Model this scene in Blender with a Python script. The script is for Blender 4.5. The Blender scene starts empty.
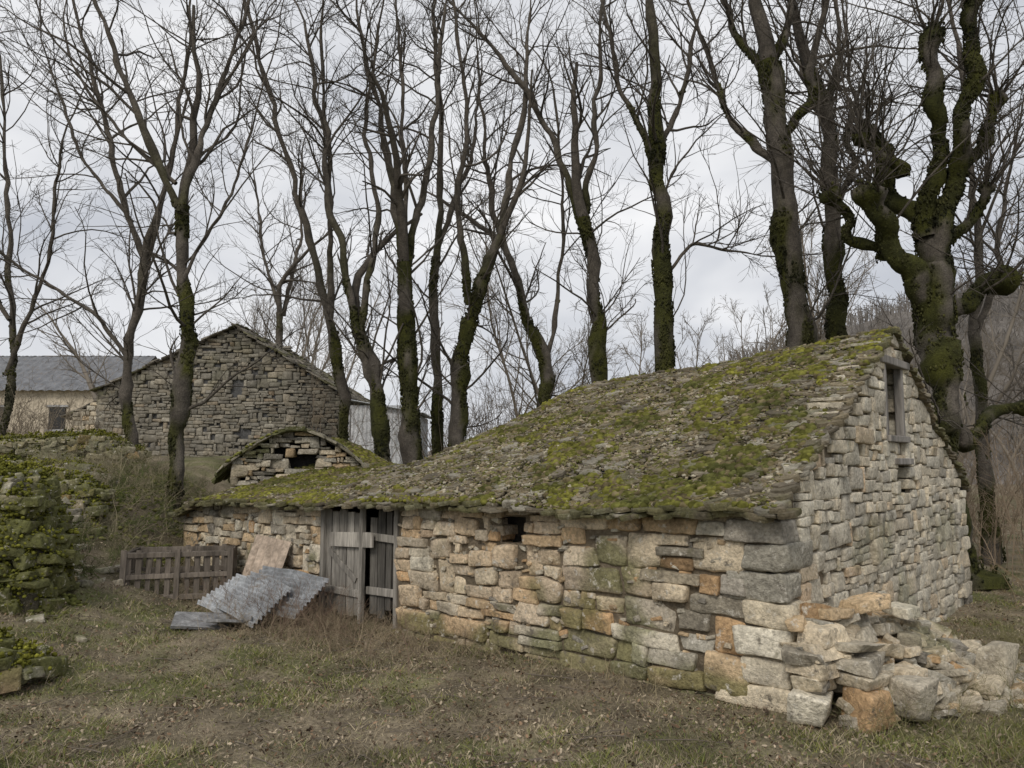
import bpy, bmesh, math, numpy as np
rng=np.random.default_rng(11)
scene=bpy.context.scene
U=lambda a,b,n=None: rng.uniform(a,b,n)

# ---------------------------------------------------------------- noise
def _h(ix,iy,iz,s):
    h=(ix.astype(np.int64)*374761393+iy.astype(np.int64)*668265263+iz.astype(np.int64)*1274126177+s*974711)&0xffffffff
    h=((h^(h>>13))*1274126177)&0xffffffff
    h=(h^(h>>16))&0xffff
    return h/65535.0
def vn(P,s=0):
    P=np.asarray(P,float); i=np.floor(P); f=P-i; f=f*f*(3-2*f)
    x,y,z=i[...,0],i[...,1],i[...,2]; fx,fy,fz=f[...,0],f[...,1],f[...,2]
    r=0
    for a in (0,1):
        for b in (0,1):
            for c in (0,1):
                w=(fx if a else 1-fx)*(fy if b else 1-fy)*(fz if c else 1-fz)
                r=r+w*_h(x+a,y+b,z+c,s)
    return r
def fbm(P,sc=1.0,o=3,s=0):
    P=np.asarray(P,float)*sc; r=0;a=1;t=0
    for k in range(o):
        r=r+a*vn(P*(2.03**k)+k*17.3,s+k); t+=a; a*=.5
    return r/t
def f2(x,y,sc,o=3,s=0):
    x=np.asarray(x,float); y=np.asarray(y,float)
    return fbm(np.stack(np.broadcast_arrays(x,y,0*x),-1),sc,o,s)
def ss(a,b,x):
    t=np.clip((np.asarray(x,float)-a)/(b-a),0,1); return t*t*(3-2*t)
def nrm(v): return v/np.maximum(np.linalg.norm(v,axis=-1,keepdims=True),1e-9)

# ---------------------------------------------------------------- mesh helpers
def empty(name):
    e=bpy.data.objects.new(name,None); scene.collection.objects.link(e); return e
def make(name,V,Fs,mat,smooth=False,parent=None,col=None):
    V=np.asarray(V,np.float32).reshape(-1,3)
    if not isinstance(Fs,list): Fs=[Fs]
    me=bpy.data.meshes.new(name)
    me.vertices.add(len(V)); me.vertices.foreach_set("co",V.ravel())
    L=np.concatenate([np.asarray(f).ravel() for f in Fs]).astype(np.int32)
    st=[];o=0
    for f in Fs:
        f=np.asarray(f); st.append(o+np.arange(len(f))*f.shape[1]); o+=f.size
    st=np.concatenate(st).astype(np.int32)
    me.loops.add(len(L)); me.loops.foreach_set("vertex_index",L)
    me.polygons.add(len(st)); me.polygons.foreach_set("loop_start",st)
    me.update(calc_edges=True)
    me.polygons.foreach_set("use_smooth",np.full(len(st),smooth))
    if col is not None:
        c=np.ones((len(V),4),np.float32); c[:,:3]=np.clip(np.asarray(col).reshape(-1,3),0,1)
        a=me.attributes.new("col",'FLOAT_COLOR','POINT'); a.data.foreach_set("color",c.ravel())
    me.materials.append(mat)
    ob=bpy.data.objects.new(name,me); scene.collection.objects.link(ob)
    if parent: ob.parent=parent
    return ob
def rep(F,N,T):
    return (F[None]+(np.arange(N)*T)[:,None,None]).reshape(-1,F.shape[1])
def cube_t(cs):
    n=len(cs); idx={}; P=[]; F=[]
    def vid(i,j,k):
        if (i,j,k) not in idx: idx[(i,j,k)]=len(P); P.append((cs[i],cs[j],cs[k]))
        return idx[(i,j,k)]
    for ax in range(3):
        for sd in (0,n-1):
            for a in range(n-1):
                for b in range(n-1):
                    q=[]
                    for da,db in ((0,0),(1,0),(1,1),(0,1)):
                        c=[0,0,0]; c[ax]=sd; c[(ax+1)%3]=a+da; c[(ax+2)%3]=b+db
                        q.append(vid(*c))
                    F.append(q if sd else q[::-1])
    return np.array(P,float),np.array(F)
T8=cube_t([-1,-.88,-.55,-.2,.2,.55,.88,1]); T6=cube_t([-1,-.85,-.35,.35,.85,1]); T4=cube_t([-1,-.75,.75,1]); T2=cube_t([-1,1])
def blocks(C,H,R=None,T=T6,rd=.35,skew=.14,na=.012,nf=9,seed=0):
    C=np.asarray(C,float);H=np.asarray(H,float);P,F=T;N=len(C)
    pos=P[None]*H[:,None]
    if rd>0:
        r=(rd*H.min(1))[:,None,None]; lim=H[:,None]-r
        inn=np.clip(pos,-lim,lim); d=pos-inn; pos=inn+nrm(d)*r
    if skew>0:
        w=np.ones((len(P),8))
        sk=np.minimum(H,H.min(1,keepdims=True)*2.2)
        off=rng.uniform(-1,1,(N,8,3))*skew*sk[:,None]
        for k in range(8):
            for a in range(3):
                sgn=1 if (k>>a)&1 else -1
                w[:,k]*=(1+sgn*P[:,a])/2
        pos=pos+np.einsum('tk,nkc->ntc',w,off)
    if R is not None: pos=np.einsum('ntc,ncd->ntd',pos,R)
    V=pos+C[:,None]
    if na>0:
        for a in range(3):
            V[...,a]+=na*2*(fbm(pos+C[:,None]*1.0+a*31.7+(np.arange(N)*.77)[:,None,None],nf,3,seed+a)-.5)
    return V,rep(F,N,len(P))
def rotm(yaw,pitch,roll):
    cy,sy,cp,sp,cr,sr=np.cos(yaw),np.sin(yaw),np.cos(pitch),np.sin(pitch),np.cos(roll),np.sin(roll)
    z=np.zeros_like(cy);o=z+1
    Z=np.stack([cy,sy,z,-sy,cy,z,z,z,o],-1).reshape(-1,3,3)
    X=np.stack([o,z,z,z,cp,sp,z,-sp,cp],-1).reshape(-1,3,3)
    Y=np.stack([cr,z,-sr,z,o,z,sr,z,cr],-1).reshape(-1,3,3)
    return X@Y@Z
def ico(sub):
    bm=bmesh.new(); bmesh.ops.create_icosphere(bm,subdivisions=sub,radius=1)
    bm.verts.ensure_lookup_table()
    P=np.array([v.co[:] for v in bm.verts]);F=np.array([[v.index for v in f.verts] for f in bm.faces]); bm.free(); return P,F
I1=ico(1);I2=ico(2)
def blobs(C,R,T,jit=.25):
    N=len(C);P,F=T
    k=1+rng.uniform(-jit,jit,(N,len(P),1))
    yaw=U(0,6.28,N); Rm=rotm(yaw,U(-.3,.3,N),U(-.3,.3,N))
    V=np.einsum('ntc,ncd->ntd',P[None]*k*np.asarray(R)[:,None],Rm)+np.asarray(C)[:,None]
    return V,rep(F,N,len(P))
def tube(Pt,Rd,sides,lump=0,ls=4.0):
    N,K,_=Pt.shape
    T=nrm(np.gradient(Pt,axis=1))
    m=nrm(Pt[:,-1]-Pt[:,0]); ref=np.where(np.abs(m[:,2:3])>.7,[[1.,0,0]],[[0,0,1.]])
    n1=nrm(np.cross(T,ref[:,None])); n2=np.cross(T,n1)
    a=np.arange(sides)*2*math.pi/sides
    ring=n1[:,:,None]*np.cos(a)[None,None,:,None]+n2[:,:,None]*np.sin(a)[None,None,:,None]
    rr=Rd[:,:,None,None]
    if lump>0:
        q=Pt[:,:,None]+ring*rr
        rr=rr*(1+lump*2*(fbm(q,ls,3,5)-.5)[...,None])
    V=Pt[:,:,None]+ring*rr
    i=np.arange(K-1)[:,None]*sides; j=np.arange(sides)[None]; j2=(j+1)%sides
    F=np.stack([i+j,i+j2,i+sides+j2,i+sides+j],-1).reshape(-1,4)
    return V,rep(F,N,K*sides)
def join(parts):
    Vs=[];Fd={};Cs=[];o=0
    for V,F,c in parts:
        V=V.reshape(-1,3); c=np.broadcast_to(np.asarray(c,float).reshape(-1,3) if np.asarray(c).ndim>1 else np.asarray(c,float)[None],(len(V),3))
        Vs.append(V);Cs.append(c);
        Fl=F if isinstance(F,list) else [F]
        for f in Fl: Fd.setdefault(f.shape[1],[]).append(f+o)
        o+=len(V)
    return np.concatenate(Vs),[np.concatenate(f) for f in Fd.values()],np.concatenate(Cs)

# ---------------------------------------------------------------- materials
def attr_mat(name,n1=6,m=(.6,1.25),n2=30,bs=40,bstr=.5,bd=.02,rough=.9,spots=None,streak=None,fast=False):
    mt=bpy.data.materials.new(name); mt.use_nodes=True; nt=mt.node_tree; N=nt.nodes; L=nt.links
    if fast:
        N.remove(N['Principled BSDF']); b=N.new('ShaderNodeBsdfDiffuse'); L.new(b.outputs[0],N['Material Output'].inputs[0]); cin=b.inputs['Color']
    else:
        b=N['Principled BSDF']; b.inputs['Roughness'].default_value=rough; b.inputs['Specular IOR Level'].default_value=.2; cin=b.inputs['Base Color']
    at=N.new('ShaderNodeAttribute'); at.attribute_name='col'
    tc=N.new('ShaderNodeTexCoord'); src=tc.outputs['Object']
    if streak:
        mp=N.new('ShaderNodeMapping'); mp.inputs['Scale'].default_value=streak; L.new(src,mp.inputs['Vector']); src=mp.outputs['Vector']
    def noise(sc,det=3,r=.62):
        n=N.new('ShaderNodeTexNoise'); n.inputs['Scale'].default_value=sc; n.inputs['Detail'].default_value=det; n.inputs['Roughness'].default_value=r
        L.new(src,n.inputs['Vector']); return n.outputs['Fac']
    def mr(x,a,b2,c,d):
        n=N.new('ShaderNodeMapRange'); n.inputs[1].default_value=a;n.inputs[2].default_value=b2;n.inputs[3].default_value=c;n.inputs[4].default_value=d
        L.new(x,n.inputs[0]); return n.outputs[0]
    f=mr(noise(n1,1 if fast else 3),.3,.7,*m)
    if not fast:
        g=mr(noise(n2),.3,.7,.66,1.26)
        n=N.new('ShaderNodeMath'); n.operation='MULTIPLY'; L.new(f,n.inputs[0]); L.new(g,n.inputs[1]); f=n.outputs[0]
    vm=N.new('ShaderNodeVectorMath'); vm.operation='SCALE'; L.new(at.outputs['Color'],vm.inputs[0]); L.new(f,vm.inputs['Scale'])
    colr=vm.outputs[0]
    if spots:
        for (sc,lo,hi,c) in spots:
            mx=N.new('ShaderNodeMix'); mx.data_type='RGBA'; L.new(mr(noise(sc,4,.7),lo,hi,0,1),mx.inputs[0]); L.new(colr,mx.inputs[6]); mx.inputs[7].default_value=(*c,1); colr=mx.outputs[2]
    L.new(colr,cin)
    if bstr>0 and not fast:
        bp=N.new('ShaderNodeBump'); bp.inputs['Strength'].default_value=bstr; bp.inputs['Distance'].default_value=bd
        L.new(noise(bs,4,.7),bp.inputs['Height']); L.new(bp.outputs[0],b.inputs['Normal'])
    return mt
M_stone=attr_mat('limestone',4,(.70,1.25),28,20,1,.035,.92,[(6,.58,.70,(.16,.14,.11)),(11,.59,.71,(.66,.62,.54)),(3.1,.64,.75,(.18,.165,.10))])
M_stonefar=attr_mat('old_limestone',1.2,(.65,1.25),9,12,.8,.03,.95,[(1.7,.55,.75,(.13,.12,.10))])
M_slab=attr_mat('lauze_slab',3,(.6,1.3),30,40,.9,.02,.95,[(14,.60,.72,(.34,.32,.26)),(9,.58,.72,(.09,.075,.05))])
M_grit=attr_mat('lichen_grit',3,(.65,1.3),30,fast=True)
M_mossf=attr_mat('roof_moss',14,(.55,1.35),fast=True)
M_bark=attr_mat('bark',5,(.6,1.3),40,30,1,.03,.95)
M_twig=attr_mat('twig',1,(.85,1.15),fast=True)
M_soil=attr_mat('soil',1.5,(.6,1.3),22,30,1,.03,1)
M_grass=attr_mat('grass_blades',1.2,(.7,1.3),fast=True)
M_wood=attr_mat('weathered_wood',6,(.5,1.3),30,40,.8,.01,.9,None,(1,1,.12))
M_metal=attr_mat('sheet_metal',2,(.7,1.2),18,30,.3,.01,.6,[(5,.56,.72,(.20,.16,.12))])
M_plaster=attr_mat('plaster',1,(.8,1.15),6,20,.3,.02,.95)
M_hill=attr_mat('hillside',.05,(.7,1.3),.4,.5,.6,2,1)

# ---------------------------------------------------------------- frames
C0=np.array([2.41,7.02,0]); d1=np.array([-.757,.653,0]); d1/=np.linalg.norm(d1)
d2=np.array([.653,.757,0]); d2/=np.linalg.norm(d2); up=np.array([0,0,1.])
def barn(t,s,z):
    t,s,z=np.broadcast_arrays(np.asarray(t,float),s,z)
    return C0+t[...,None]*d1+s[...,None]*d2+z[...,None]*up
def tobarn(x,y):
    dx=x-C0[0];dy=y-C0[1]; return dx*d1[0]+dy*d1[1],dx*d2[0]+dy*d2[1]
def G(x,y):
    x=np.asarray(x,float);y=np.asarray(y,float)
    a=.7*ss(-3.8,-7.5,x)*ss(6,11,y)
    b=1.4*ss(14,24,y)*ss(9,1,x)
    c=.5*ss(5.6,1,y)
    m=.75*np.exp(-((x+8.6)**2/5+(y-15.2)**2/5)) + .3*np.exp(-((x+7.4)**2/1.5+(y-12.6)**2/1.5))+.35*np.exp(-((x+6.9)**2/1.2+(y-14.6)**2/2.5))
    tz=.30*ss(12.9,13.15,y+.25*np.sin(x*1.3))*ss(-6.3,-7.0,x)+.30*ss(15.9,16.2,y+.3*np.sin(x))*ss(-7.0,-7.8,x)*ss(24,20,y)
    w=1-ss(0,45,np.hypot(x,y-10)-30)
    return a+b+c+m*.8+tz+w*(.12*(f2(x,y,.6,3,3)-.5)+.06*(f2(x,y,3,2,4)-.5))

# ---------------------------------------------------------------- ground
def spaced(lo,hi,n,far):
    c=np.linspace(lo,hi,n); st=(hi-lo)/(n-1); l=[];p=hi;k=st
    while p<far: k*=1.28;p+=k;l.append(p)
    r=[];p=lo;k=st
    while p>-far: k*=1.28;p-=k;r.append(p)
    return np.concatenate([r[::-1],c,l])
xs=spaced(-15,15,260,900); ys=spaced(0,30,260,1200)
X,Y=np.meshgrid(xs,ys); Zg=G(X,Y)
V=np.stack([X,Y,Zg],-1).reshape(-1,3)
nx=len(xs); i=np.arange(len(ys)-1)[:,None]*nx+np.arange(nx-1)[None]
F=np.stack([i,i+1,i+1+nx,i+nx],-1).reshape(-1,4)
def greenmask(x,y):
    g=.06+.85*ss(.40,.66,f2(x,y,.75,4,21)*.6+.4*f2(x,y,3.5,2,23)+.07*ss(8.2,6,y))
    t,s=tobarn(x,y)
    near=np.clip(1-np.abs(s+.6)/1.4,0,1)*ss(-1,1,t)
    return np.clip(g*(1-.7*near),0,1)
gm=greenmask(V[:,0],V[:,1])[:,None]; br=f2(V[:,0],V[:,1],2.2,3,8)[:,None]
col=(1-gm)*(np.array([.225,.185,.13])*(.5+1.0*br))+gm*(np.array([.135,.14,.06])*(.6+.8*br))
make('ground',V,F,M_soil,True,None,col)

# ---------------------------------------------------------------- stone walls
PAL=np.array([[.56,.50,.39],[.48,.43,.34],[.65,.55,.40],[.60,.45,.28],[.57,.38,.21],[.73,.67,.54],[.34,.31,.26],[.43,.40,.33],[.67,.58,.43]])
def stonecol(n,w):
    w=np.array(w,float);w/=w.sum()
    c=PAL[rng.choice(len(PAL),n,p=w)]; return c*U(.78,1.15,(n,1))
def pack(u0,u1,z0,z1,band,wr,pr=(.22,.66,.92)):
    out=[];z=z0;k=0
    while z<z1-.02:
        H=min(U(*band),z1-z) if z1-z>band[0]*1.6 else z1-z
        e=lambda u,row: u+ (0 if (u<=u0+1e-6 or u>=u1-1e-6) else .08*math.sin(u*17+row*2.4+k*1.7))
        zz=lambda u,zc: zc+(0 if zc<=z0+1e-6 else .03*math.sin(u*2.1+zc*5)+.02*math.sin(u*5.3+zc*9))
        u=u0
        while u<u1-.01:
            w=U(*wr)*(1.35 if rng.random()<.18 else 1)
            if u1-u-w<wr[0]: w=u1-u
            v=u+w; r=rng.random(); um=(u+v)/2; a0=zz(um,z);b0=zz(um,z+H); h=b0-a0
            if r<pr[0]: rows=[(a0,b0,1)]
            elif r<pr[1]: m=a0+h*U(.36,.64); rows=[(a0,m,1),(m,b0,1)]
            elif r<pr[2]: m=a0+h*U(.4,.64); rows=[(a0,m,1),(m,b0,2)] if rng.random()<.5 else [(a0,m,2),(m,b0,1)]
            else: m=a0+h*U(.24,.38);m2=a0+h*U(.58,.76); rows=[(a0,m,1),(m,m2,2 if rng.random()<.4 else 1),(m2,b0,1)]
            for ri,(a,b,sp) in enumerate(rows):
                ea,eb=e(u,ri),e(v,ri)
                if sp==1: out.append((ea,eb,a,b))
                else:
                    q=ea+(eb-ea)*U(.35,.65); out+= [(ea,q,a,b),(q,eb,a,b)]
            u=v
        z+=H;k+=1
    return np.array(out)
def stonewall(name,O,ud,nd,rects,topf,holes,dep,weights,T,mat,parent,gap=.005,na=.014,nf=8,colf=None,proud=.02,skew=.3,rd=.27,rot=.035,mossy=.75):
    keep=[]
    for a,b,c,d in rects:
        um=(a+b)/2
        tp=topf(um); 
        if c>tp-.04: continue
        d=min(d,tp)
        bad=False
        for (h0,h1,g0,g1) in holes:
            ov_u=min(b,h1)-max(a,h0); ov_z=min(d,g1)-max(c,g0)
            if ov_u>0 and ov_z>0:
                if um<h0: b=h0
                elif um>h1: a=h1
                elif (c+d)/2<g0: d=g0
                elif (c+d)/2>g1: c=g1
                else: bad=True
        if bad or b-a<.05 or d-c<.03: continue
        keep.append((a,b,c,d))
    R=np.array(keep); n=len(R)
    C=np.stack([(R[:,0]+R[:,1])/2,-dep/2+U(-proud,proud,n),(R[:,2]+R[:,3])/2],-1)
    H=np.stack([(R[:,1]-R[:,0])/2-gap,np.full(n,dep/2),(R[:,3]-R[:,2])/2-gap],-1)
    ro=rng.normal(0,rot,n)*np.minimum(1,H[:,2]/H[:,0]*2)
    Rm=rotm(0*ro+rng.normal(0,rot,n),0*ro,ro)
    V,F=blocks(C,np.maximum(H,.015),Rm,T,rd,skew*.6,na,nf)
    c=stonecol(n,weights)
    if colf is not None: c=colf(C,c)
    cv=np.repeat(c[:,None],V.shape[1],1)
    W=np.asarray(O)+V[...,0:1]*ud+V[...,1:2]*nd+V[...,2:3]*up
    mo=ss(.58,.72,fbm(W,1.6,4,33)+.18*ss(.45,-.05,V[...,2]))[...,None]*mossy
    cv=cv*(1-mo)+np.array([.15,.155,.055])*mo
    return W,F,cv
def chinks(O,ud,nd,u0,u1,z0,topf,holes,n,w=(3,3,3,2,1,2,1,1,1)):
    u=U(u0,u1,n);z=U(z0,1.7,n); k=z<np.array([topf(q) for q in u])-.05
    for h in holes: k&=~((u>h[0]-.08)&(u<h[1]+.08)&(z>h[2]-.03)&(z<h[3]+.06))
    u,z=u[k],z[k];n=len(u)
    C=np.stack([u,-.05+U(-.02,.01,n),z],-1); H=np.stack([U(.02,.06,n),np.full(n,.04),U(.012,.03,n)],-1)
    V,F=blocks(C,H,rotm(U(-.3,.3,n),U(-.3,.3,n),U(-.4,.4,n)),T4,.3,.3,.008,14)
    W=np.asarray(O)+V[...,0:1]*ud+V[...,1:2]*nd+V[...,2:3]*up
    return W,F,np.repeat(stonecol(n,w)[:,None],V.shape[1],1)*.85

barnE=empty('stone_barn')
zb=lambda t: 1.80-.022*np.asarray(t,float)
def frontcol(C,c):
    t=C[:,0:1]
    warm=ss(.4,3.0,t)*ss(9,6,t)*U(0,1,(len(C),1))**.7
    c=c*(1-.55*warm)+np.array([.62,.44,.27])*.55*warm
    dk=ss(2.4,1.0,t)*(U(0,1,(len(C),1))>.6)*.45
    return c*(1-dk)
parts=[]
holes=[(5.22,6.85,-1,1.62),(3.02,3.36,1.24,1.58)]
r1=pack(.36,2.5,-.3,1.8,(.30,.42),(.34,.66),(.3,.78,.95)); r2=pack(2.5,11.0,-.3,1.8,(.23,.38),(.19,.44),(.26,.66,.92))
ftop=lambda u: float(zb(u))-.03
for r,TT in ((r1,T8),(r2,T8)):
    parts.append(stonewall('w',C0,d1,-d2,r,ftop,holes,.36,[3,1.5,3.6,2.5,1.1,3.6,.7,1,3],TT,M_stone,barnE,colf=frontcol,proud=.035,na=.02))
gtop=lambda s: 1.79+.553*min(s,7.5-s)
gholes=[(3.35,4.15,2.5,3.42),(3.75,4.2,1.8,2.16)]
r3=pack(.36,7.15,-.3,3.9,(.22,.32),(.18,.40))
gc=lambda C,c: c*.6+np.array([.59,.545,.45])*.4
parts.append(stonewall('g',C0,d2,-d1,r3,gtop,gholes,.36,[4,3.5,3,1,.2,3.6,.8,2.3,3],T6,M_stone,barnE,colf=gc,proud=.018,mossy=.35,rd=.22,skew=.2))
parts.append(chinks(C0,d1,-d2,.4,11,0,ftop,holes,700)); 
for (s0,sg) in ((0,1),(7.5,-1)):
    z=-.25;k=0;Cq=[];Hq=[]
    while z<1.72:
        h=U(.17,.29); h=min(h,1.76-z)
        if h<.06: break
        lt,ls=(U(.45,.72),U(.34,.46)) if k%2 else (U(.36,.5),U(.5,.8))
        pr=U(-.005,.03)
        Cq.append((lt/2-pr,s0+sg*(ls/2-pr+U(-.01,.01)),z+h/2)); Hq.append((lt/2,ls/2,h/2-.004)); z+=h;k+=1
    Vq,Fq=blocks(Cq,Hq,rotm(rng.normal(0,.02,len(Cq)),rng.normal(0,.02,len(Cq)),rng.normal(0,.02,len(Cq))),T8,.26,.12,.022,7)
    W=C0+Vq[...,0:1]*d1+Vq[...,1:2]*d2+Vq[...,2:3]*up
    cq=stonecol(len(Cq),[4,3,2,.6,.2,3,1,2,2]); parts.append((W,Fq,np.repeat(cq[:,None],W.shape[1],1)))
parts=[(a,b,c.reshape(-1,3)) for a,b,c in parts]
V,F,c=join(parts); make('stone_walls',V,F,M_stone,True,barnE,c)
def mortar(O,ud,nd,u0,u1,z0,topf,holes,rec=.055):
    st=.06; us=np.arange(u0,u1,st); Vs=[];
    for u in us:
        for z in np.arange(z0,topf(u+st/2)-.02,st):
            um=u+st/2;zm=z+st/2
            if any(h[0]<um<h[1] and h[2]<zm<h[3] for h in holes): continue
            Vs.append([(u,z),(u+st,z),(u+st,z+st),(u,z+st)])
    Vs=np.array(Vs).reshape(-1,2)
    W=np.asarray(O)+Vs[:,0:1]*ud+Vs[:,1:2]*up-nd*rec
    F=np.arange(len(W)).reshape(-1,4); return W,F,np.array([.19,.155,.11])
pm=[mortar(C0,d1,-d2,.2,11,-.3,lambda u:float(zb(u))-.05,holes),mortar(C0,d2,-d1,.2,7.3,-.3,gtop,gholes)]
V,F,c=join(pm); make('wall_mortar',V,F,M_soil,False,barnE,c)
def prism(poly_s_z,t0,t1):
    n=len(poly_s_z); a=np.array([barn(t0,s,z) for s,z in poly_s_z]); b=np.array([barn(t1,s,z) for s,z in poly_s_z])
    V=np.concatenate([a,b]); Fq=np.array([[i,(i+1)%n,n+(i+1)%n,n+i] for i in range(n)]); return V,[Fq,np.array([list(range(n))]),np.array([list(range(n,2*n))[::-1]])]
p1=prism([(.33,-.3),(7.45,-.3),(7.45,1.6),(3.75,3.25),(.33,1.6)],.33,4.3)
p4=prism([(.33,-.3),(7.3,-.3),(7.3,1.3),(.33,1.3)],4.3,5.1)
p2=prism([(.33,-.3),(4.5,-.3),(4.5,1.6),(2.5,1.8),(.33,1.4)],6.95,10.7)
p3=prism([(.6,-.3),(4.5,-.3),(4.5,1.6),(.6,1.4)],5.1,7.0)
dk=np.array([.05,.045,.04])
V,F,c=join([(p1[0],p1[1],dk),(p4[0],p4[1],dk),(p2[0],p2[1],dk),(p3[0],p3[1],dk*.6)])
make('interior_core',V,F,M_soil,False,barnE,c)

# ---------------------------------------------------------------- roof
def Zr(t,s):
    t=np.asarray(t,float);s=np.asarray(s,float)
    k=(3.88-.075*np.clip(t,-1,6)-1.80)/3.75
    e=zb(t); fr=e+k*s; bk=e+k*(7.5-s)
    hip=3.48-.98*(t-4.7)+.10*np.clip(t-5.4,0,3)**2-.03*(s-3.7)
    m=np.minimum(np.minimum(fr,bk),hip)
    an=np.where(s<2.6,e-.03+.19*s,e+.464-.12*(s-2.6))-.25*ss(10,11.2,t)+.62*np.exp(-((t-10.35)**2/.9+(s-2.7)**2/1.3))
    z=np.maximum(m,an)
    sag=-.07*np.exp(-((t-2.3)**2/1.5))*ss(.3,2.5,s)*ss(7.2,5,s)
    return z+sag+.13*(f2(t,s,.55,2,41)-.5)+.045*(f2(t,s,2.4,2,43)-.5)
def inroof(t,s): return (t>-.11)&(t<11.0)&(s>-.2)&((s<7.6)&(t<6.8)|(s<4.7))
def mossmask(t,s):
    P=np.stack([t,s,0*t],-1)
    n=fbm(P,1.0,2,50); n2=fbm(P,4.8,3,55)
    edge=.11*np.exp(-np.clip(s+.1,0,9)/.3)+.09*np.exp(-(s-3.75)**2/.5)*(t<5.6)+.05*np.exp(-np.clip(t+.1,0,9)/1.2)*(s>1.5)
    ann=.09*ss(6.5,9.5,t)+.02*ss(5.2,7.5,t)
    return ss(.553,.63,n*.40+n2*.60+edge+ann)
tt,s2=np.meshgrid(np.arange(.05,11.0,.19),np.arange(-.15,7.6,.12))
t=tt.ravel()+U(-.08,.08,tt.size); s=s2.ravel()+U(-.03,.03,tt.size)
sv=np.arange(-.15,7.6,.06); t=np.concatenate([t,.09+U(-.05,.03,len(sv))]); s=np.concatenate([s,sv])
tr=np.arange(0,5.0,.11); t=np.concatenate([t,tr,tr]); s=np.concatenate([s,3.75+U(-.2,.2,len(tr)),3.75+U(-.25,.25,len(tr))])
te=np.arange(-.1,11,.13); t=np.concatenate([t,te]); s=np.concatenate([s,-.10+U(-.09,.05,len(te))])
nb=len(t)-len(te)
k=inroof(t,s); el=np.zeros(len(t)); el[nb:]=-.05; t,s,el=t[k],s[k],el[k]
n=len(t); h=.08
zt=(Zr(t+h,s)-Zr(t-h,s))/(2*h); zs=(Zr(t,s+h)-Zr(t,s-h))/(2*h)
nl=nrm(np.stack([-zt*.75+U(-.11,.11,n),-zs*.75+U(-.11,.11,n),np.ones(n)],-1))
yaw=U(-.35,.35,n); xa=np.stack([np.cos(yaw),np.sin(yaw),0*yaw],-1); xa=nrm(xa-nl*(xa*nl).sum(-1,keepdims=True)); ya=np.cross(nl,xa)
m=9; ang=np.arange(m)*2*math.pi/m
rad=U(.65,1.15,(n,m)); a=U(.09,.19,(n,1)); b=U(.08,.16,(n,1)); a=np.minimum(a,np.maximum(t[:,None]+.09,.09))
px=rad*np.cos(ang)*a; py=rad*np.sin(ang)*b; th=U(.012,.038,(n,1))
def lv(px,py,pz): return px[...,None]*xa[:,None]+py[...,None]*ya[:,None]+pz[...,None]*nl[:,None]
base=np.stack([t,s,Zr(t,s)+.02+el+U(-.01,.025,n)],-1)[:,None]
Vl=np.concatenate([lv(px,py,th*.8+0*px),lv(px*1.05,py*1.05,0*px),lv(px,py,-th+0*px)],1)+base
W=C0+Vl[...,0:1]*d1+Vl[...,1:2]*d2+Vl[...,2:3]*up
q=np.arange(m); q2=(q+1)%m
Fs=[rep(np.concatenate([np.stack([q,q2,m+q2,m+q][::-1],-1),np.stack([m+q,m+q2,2*m+q2,2*m+q][::-1],-1)]),n,3*m),rep(np.array([q]),n,3*m),rep(np.array([q[::-1]+2*m]),n,3*m)]
cs=np.array([[.23,.20,.15],[.18,.155,.11],[.30,.275,.22],[.13,.11,.08],[.21,.175,.115]])[rng.integers(0,5,n)]*U(.8,1.2,(n,1))
mm=mossmask(Vl[...,0],Vl[...,1])[...,None]*.65
cv=cs[:,None]*(1-mm)+np.array([.11,.11,.04])*mm
make('roof_lauze_slabs',W,Fs,M_slab,False,barnE,cv)
gt,gs=np.meshgrid(np.arange(.02,11.0,.1),np.arange(-.05,7.6,.1)); gz=Zr(gt,gs)-.05
Vu=barn(gt,gs,gz).reshape(-1,3); nn=gt.shape[1]; ii=(np.arange(gt.shape[0]-1)[:,None]*nn+np.arange(nn-1)[None]).ravel()
okk=inroof(gt.ravel()[ii],gs.ravel()[ii]); ii=ii[okk]
make('roof_bed',Vu,np.stack([ii,ii+1,ii+1+nn,ii+nn],-1),M_soil,False,barnE,np.full((len(Vu),3),.09))
def scatter(N): 
    t=U(0,11.0,N); s=U(-.18,4.6,N); k=inroof(t,s); return t[k],s[k]
t,s=scatter(66000); mk=mossmask(t,s); pg=ss(.38,.56,f2(t,s,2.3,3,91))
k=rng.random(len(t))<(.3+.6*pg)*(1-.35*mk); t,s=t[k],s[k]; n=len(t)
R=U(.010,.034,(n,1))*np.array([1,1,.6])*U(.6,1.4,(n,3))
Vb,Fb=blobs(barn(t,s,Zr(t,s)+.055),R,I1,.35)
cb=np.array([[.25,.21,.15],[.17,.14,.09],[.32,.29,.22],[.19,.155,.095],[.09,.08,.05],[.15,.145,.06],[.13,.13,.045]])[rng.integers(0,7,n)]*U(.75,1.25,(n,1))
make('roof_lichen_and_grit',Vb,Fb,M_grit,False,barnE,np.repeat(cb[:,None],Vb.shape[1],1))
t,s=scatter(50000); mk=mossmask(t,s); k=rng.random(len(t))<mk*.92+.02; t,s,mk=t[k],s[k],mk[k]
te=U(0,11,700); t=np.concatenate([t,te]); s=np.concatenate([s,U(-.22,-.05,700)]); mk=np.concatenate([mk,U(.1,.9,700)*ss(.4,.6,f2(te,0*te,1.5,2,3))]); n=len(t)
r=U(.012,.048,n)*(.5+.7*mk); R=np.stack([r,r,r*.8],-1)*U(.8,1.25,(n,3))
Vb,Fb=blobs(barn(t,s,Zr(t,s)+.045),R,I2,.2)
hue=np.clip(f2(t,s,2.2,3,77)*1.5-.42+.25*np.exp(-(s-3.6)**2/.6)*(t<4)+.15*np.exp(-(s)**2/.1),0,1)[:,None]
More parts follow.
